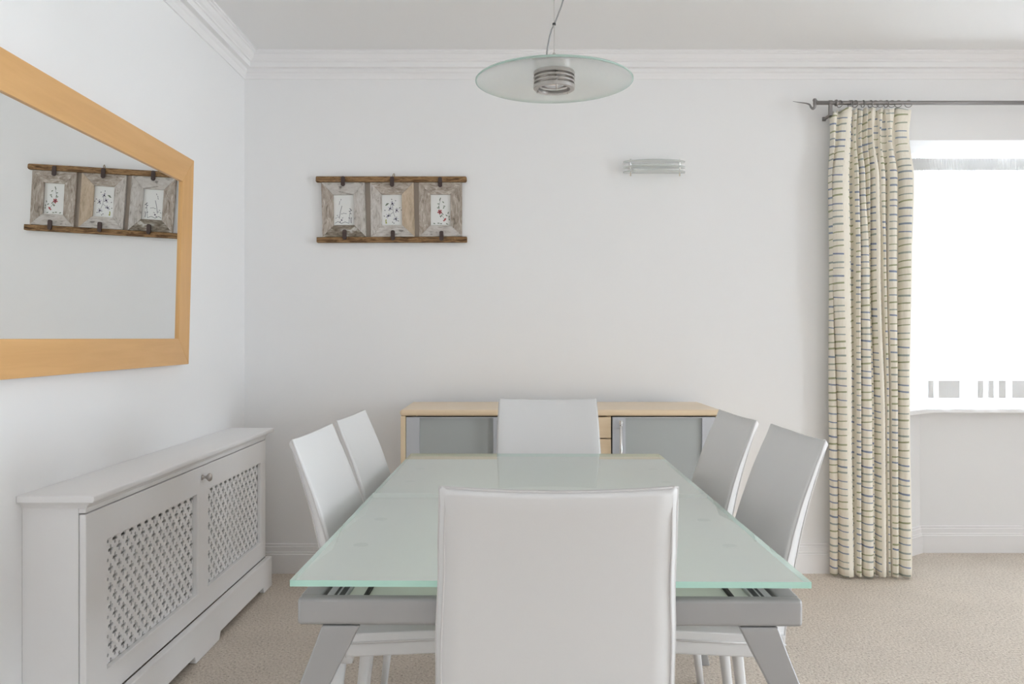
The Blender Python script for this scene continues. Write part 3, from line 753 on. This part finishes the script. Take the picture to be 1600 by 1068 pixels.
bm = bmesh.new(); lathe(bm, [(.055, ZC-.0005), (.055, ZC-.006), (.045, ZC-.016), (.02, ZC-.022)], (PXc, PD, 0), 32); obj('ceiling_rose', bm, M['steel'], pl, pl.location)

# ------------------------------------------------------------------ wall lamp
wl = thing('wall_lamp', 'small wall lamp of three stacked curved frosted glass strips between chrome posts', 'lamp', at(1023.5, 262, D))
W = wl.location; sx0, sx1 = at(974.5, 0, D-.05).x, at(1071.5, 0, D-.05).x; mid, hw = (sx0+sx1)/2, (sx1-sx0)/2
zt = [at(0, y, D-.05).z for y in (253.5, 261.7, 269.4)]
for z in zt:
    bm = bmesh.new(); n = 24
    fr = [(mid+hw*math.cos(PI*k/n)*1.0, D-.030-.068*math.sin(PI*k/n)**.9, z) for k in range(n+1)]
    bkp = [(mid-hw*.98+2*hw*.98*k/n, D-.024-.0*k, z) for k in range(1, n)]
    prism(bm, fr+bkp, (0, 0, .007)); obj('glass_strip', bm, M['sconceglass'], wl, W)
zlo, zhi = at(0, 275, D-.055).z, at(0, 248, D-.055).z
for x in (985.3, 1062.0):
    p = at(x, 0, D-.055).x; bm = bmesh.new()
    tube(bm, [(p, D-.055, zlo), (p, D-.055, zhi-.004), (p, D-.055, zhi-.001), (p, D-.055, zhi)], [.0042, .0042, .0035, .001], 12)
    obj('post', bm, M['chrome'], wl, W, smooth=True)
    obj('arm', B(p-.006, p+.006, D-.055, D, zt[1]+.009, zt[1]+.015), M['chrome'], wl, W)
obj('back_plate', B(mid-.10, mid+.10, D-.018, D, zt[2]+.008, zt[0]-.001), M['upvc'], wl, W, bevel=.004)

# ------------------------------------------------------------------ curtain pole, rings, curtain, net
PY = D-.088; PZ2 = at(0, 160.6, PY).z
cp = thing('curtain_pole', 'pewter curtain pole with a curled thorn finial running across in front of the bay', 'curtain pole', (at(1276, 0, PY).x, PY, PZ2))
W = cp.location
bm = bmesh.new(); tube(bm, [(at(1276, 0, PY).x, PY, PZ2), (at(1310, 0, PY).x, PY, PZ2), (4.30, PY, PZ2)], .0098, 16); obj('pole', bm, M['polestee'], cp, W, smooth=True)
bm = bmesh.new()
fp = [at(x, y, PY) for x, y in ((1276.5, 160.2), (1273.6, 157.4), (1272.8, 161), (1273, 166), (1270.5, 169.8), (1267.3, 167.5), (1264.8, 163.3), (1259, 161.3), (1249.5, 160), (1238.8, 158.3))]
sp = spline(fp, 5); tube(bm, sp, [.0088*(1-.9*(i/(len(sp)-1))**1.3) for i in range(len(sp))], 10)
lathe(bm, [(.001, -.010), (.008, -.007), (.0105, 0), (.008, .007), (.001, .010)], at(1273, 156.6, PY), 14)
obj('finial', bm, M['polestee'], cp, W, smooth=True)
bm = bmesh.new(); lathe(bm, [(.0098, -.008), (.014, -.006), (.0165, 0), (.014, .006), (.0098, .008)], (at(1306.6, 0, PY).x, PY, PZ2), 20, 'x'); obj('collar', bm, M['polestee'], cp, W, smooth=True)
for x in (at(1297.5, 0, PY).x, 4.18):
    bm = bmesh.new(); zb = at(0, 181, PY).z
    box(bm, x-.0085, x+.0085, D-.005, D, zb-.004, zb+.016)
    box(bm, x-.007, x+.007, PY-.0095, D-.006, zb, zb+.008)
    box(bm, x-.0075, x+.0075, PY-.008, PY+.008, zb, PZ2-.009)
    lathe(bm, [(.0125, -.0075), (.0125, .0075)], (x, PY, PZ2), 18, 'x')
    obj('bracket', bm, M['polestee'], cp, W)
ct = thing('curtain', 'full length cream curtain with short blue and green brush strokes hanging beside the window', 'curtain', (at(1362, 0, PY).x, PY, 0))
W = ct.location
KEYS = {  # height (m): [(x0, x1, set-forward)] of nine folds, in picture px at the pole's distance
    0.00: [(1300, 1311, .0), (1312, 1332, .035), (1336, 1345, .03), (1345.5, 1362, .04), (1362.5, 1367, .01), (1370, 1383, .035), (1384, 1390, .02), (1390.5, 1402, .035), (1404, 1422, .04)],
    0.72: [(1298.5, 1310, .0), (1309.5, 1330, .035), (1335, 1343.5, .03), (1344, 1360, .04), (1360.5, 1366, .01), (1368.5, 1381, .035), (1382, 1388, .02), (1388.5, 1400, .035), (1403, 1419, .04)],
    1.55: [(1299, 1303, .0), (1301.5, 1328, .035), (1334, 1343, .03), (1343.5, 1356, .035), (1356.5, 1360, .01), (1360.5, 1373, .035), (1376, 1384, .02), (1385, 1400, .035), (1405, 1422, .035)],
    1.95: [(1297.5, 1300, .01), (1299.5, 1326, .03), (1332, 1341, .025), (1342, 1351, .03), (1353, 1359, .015), (1360, 1372, .03), (1373, 1384, .02), (1386, 1400, .03), (1406, 1426.5, .03)],
    2.17: [(1301, 1308, .02), (1312, 1332, .02), (1335, 1339.5, .020), (1344.5, 1348.5, .02), (1352.5, 1356.5, .015), (1362, 1367.5, .02), (1375, 1379.5, .020), (1387.5, 1395, .02), (1403, 1424, .02)],
    2.30: [(1299.5, 1311, .02), (1316, 1332.5, .03), (1333.5, 1341.5, .02), (1342, 1350, .02), (1351, 1357.5, .015), (1358, 1371, .02), (1371.5, 1381.5, .02), (1382, 1399, .02), (1401, 1427, .02)]}
NZ, PF = 70, 14
ztop = at(0, 169.5, PY).z; zbot = .012
bm = bmesh.new(); uvl = bm.loops.layers.uv.new('UVMap')
grid = []; us_ = None
kz = sorted(KEYS)
def fold_path(z):
    pts = []
    damp = interp([(0, 1), (1.95, 1), (2.17, .55), (2.30, .7)], z)
    hdr = max(0, (z-2.165)/.13)
    for fi in range(9):
        x0 = interp([(k, KEYS[k][fi][0]) for k in kz], z); x1 = interp([(k, KEYS[k][fi][1]) for k in kz], z); fw = interp([(k, KEYS[k][fi][2]) for k in kz], z)
        X0, X1 = at(x0, 0, PY).x, at(x1, 0, PY).x; wd = X1-X0
        for k in range(PF):
            t = (k+.5)/PF
            if t < .14: x = X0+.004*(t/.14); d = t/.14*.8
            elif t > .86: x = X1-.004*((1-t)/.14); d = (1-t)/.14*.8
            else:
                s = (t-.14)/.72; x = X0+.004+(wd-.008)*s; d = .8+.2*math.sin(PI*s)
            rip = .0035*hdr*math.sin(t*6*PI) if 2 <= fi <= 7 else 0
            wav = .004*math.sin(z*3.1+fi*1.9)*min(1, z/.3)
            pts.append((x+.0015*math.sin(z*5+fi*2.3), PY+.040-(.042+fw*1.15)*d*damp-rip-wav*(d if fi else 1), z))
    return pts
for j in range(NZ+1):
    s = j/NZ; z = zbot+(ztop-zbot)*s
    row = fold_path(z)
    if us_ is None:
        us_ = [0]
        for a, b in zip(row[:-1], row[1:]): us_.append(us_[-1]+math.hypot(b[0]-a[0], b[1]-a[1]))
    dz = [0 if j < NZ else (.006*math.sin(i*.35)-(.022 if i < 12 else 0)) for i in range(len(row))]
    grid.append([bm.verts.new((p[0], p[1], p[2]+e)) for p, e in zip(row, dz)])
for j in range(NZ):
    for i in range(len(us_)-1):
        f = bm.faces.new((grid[j][i], grid[j][i+1], grid[j+1][i+1], grid[j+1][i])); f.smooth = True
        for lp, (a, b) in zip(f.loops, ((i, j), (i+1, j), (i+1, j+1), (i, j+1))):
            lp[uvl].uv = (us_[a]+.035, zbot+(ztop-zbot)*b/NZ)
o = obj('curtain_drape', bm, M['curtain'], ct, W, smooth=True)
s_ = o.modifiers.new('thickness', 'SOLIDIFY'); s_.thickness = .0022; s_.offset = 0
ORD = ('leftmost', 'second from the left', 'third from the left', 'fourth from the left', 'fifth from the left', 'sixth from the left', 'sixth from the right', 'fifth from the right', 'fourth from the right', 'third from the right', 'second from the right', 'rightmost')
for ri, (x, ang) in enumerate(((1312, 60), (1327.6, 80), (1330.2, 75), (1336.3, 62), (1348.5, 82), (1360, 70), (1367.8, 12), (1375.7, 18), (1384.9, 74), (1393.4, 25), (1403.6, 28), (1419.4, 20))):
    bm = bmesh.new(); ringtube(bm, (0, 0, 0), .0165, .0019, 'x', 28, 8)
    bmesh.ops.rotate(bm, verts=bm.verts, cent=(0, 0, 0), matrix=Matrix.Rotation(math.radians(90-ang), 3, 'Z'))
    p = at(x, 0, PY); bmesh.ops.translate(bm, verts=bm.verts, vec=(p.x, PY, PZ2-.0055))
    rt = thing('curtain_ring', 'pewter curtain ring, %s of the twelve on the pole' % ORD[ri], 'ring', (p.x, PY, PZ2-.022), group='curtain rings on the pole')
    obj('ring_band', bm, M['polestee'], rt, rt.location, smooth=True)

npth = [(2.09, 4.618), (2.12, 4.618), (3.70, 4.618), (3.73, 4.618)]; nt = thing('net_curtain', 'sheer white net curtain gathered on a tape across the bay window', 'net curtain', (*npth[1], .79))
W = nt.location
# even arc-length samples along the bay
samp = []; step = .0034
for a, b in zip(npth[:-1], npth[1:]):
    L = math.hypot(b[0]-a[0], b[1]-a[1]); n = int(L/step)
    nx, ny = (b[1]-a[1])/L, -(b[0]-a[0])/L
    for k in range(n): samp.append((a[0]+(b[0]-a[0])*k/n, a[1]+(b[1]-a[1])*k/n, nx, ny))
rn = random.Random(11); NS = len(samp)
ph = [0.0]
for i in range(NS): ph.append(ph[-1]+.55+.35*rn.random())
def netz(bm, z0, z1, rows, fn):
    g = []
    for j in range(rows+1):
        z = z0+(z1-z0)*j/rows; row = []
        for i, (x, y, nx, ny) in enumerate(samp):
            d = fn(i, z); row.append(bm.verts.new((x+nx*d, y+ny*d, z)))
        g.append(row)
    for a, b in zip(g[:-1], g[1:]):
        for i in range(NS-1): bm.faces.new((a[i], a[i+1], b[i+1], b[i])).smooth = True
ZN = 2.137; ZTb = 2.071
bm = bmesh.new(); netz(bm, .797, ZTb, 16, lambda i, z: (.010*math.sin(ph[i]*.36)+.006*math.sin(ph[i]*.13+1))*(1-.55*(z-.797)/1.27)+.006*max(0, (z-1.9)/.17)*math.sin(ph[i]*1.0))
obj('net', bm, M['net'], nt, W, smooth=True, recalc=False)
bm = bmesh.new(); netz(bm, ZTb, ZN, 4, lambda i, z:   .004+.0052*math.sin((i+90*(z-ZTb)*(.7+.6*math.sin(i*.061)))*1.5+1.5*math.sin(i*.17))+.003*math.sin(i*.05))
obj('heading_tape', bm, M['nettape'], nt, W, smooth=True, recalc=False, label='closely gathered heading tape')
bm = bmesh.new()                                        # folded-over hem patches
for x0, x1 in ((1450, 1459), (1466.5, 1500), (1527.5, 1537), (1544, 1553), (1560.5, 1572), (1581.5, 1601), (1612, 1630), (1655, 1680)):
    d = npth[1][1]-.022
    a, b = at(x0, 594, d), at(x1, 621.5, d)
    n = 8; R = []
    for k in range(n+1):
        x = a.x+(b.x-a.x)*k/n; R.append((x, d-.004*math.sin(PI*k/n)))
    ring = [[Vector((x, y, a.z)) for x, y in R]+[Vector((x, y+.0015, a.z)) for x, y in R[::-1]], [Vector((x, y, b.z)) for x, y in R]+[Vector((x, y+.0015, b.z)) for x, y in R[::-1]]]
    loft(bm, ring)
h = obj('hem_fold', bm, M['nethem'], nt, W); h['kind'] = 'stuff'
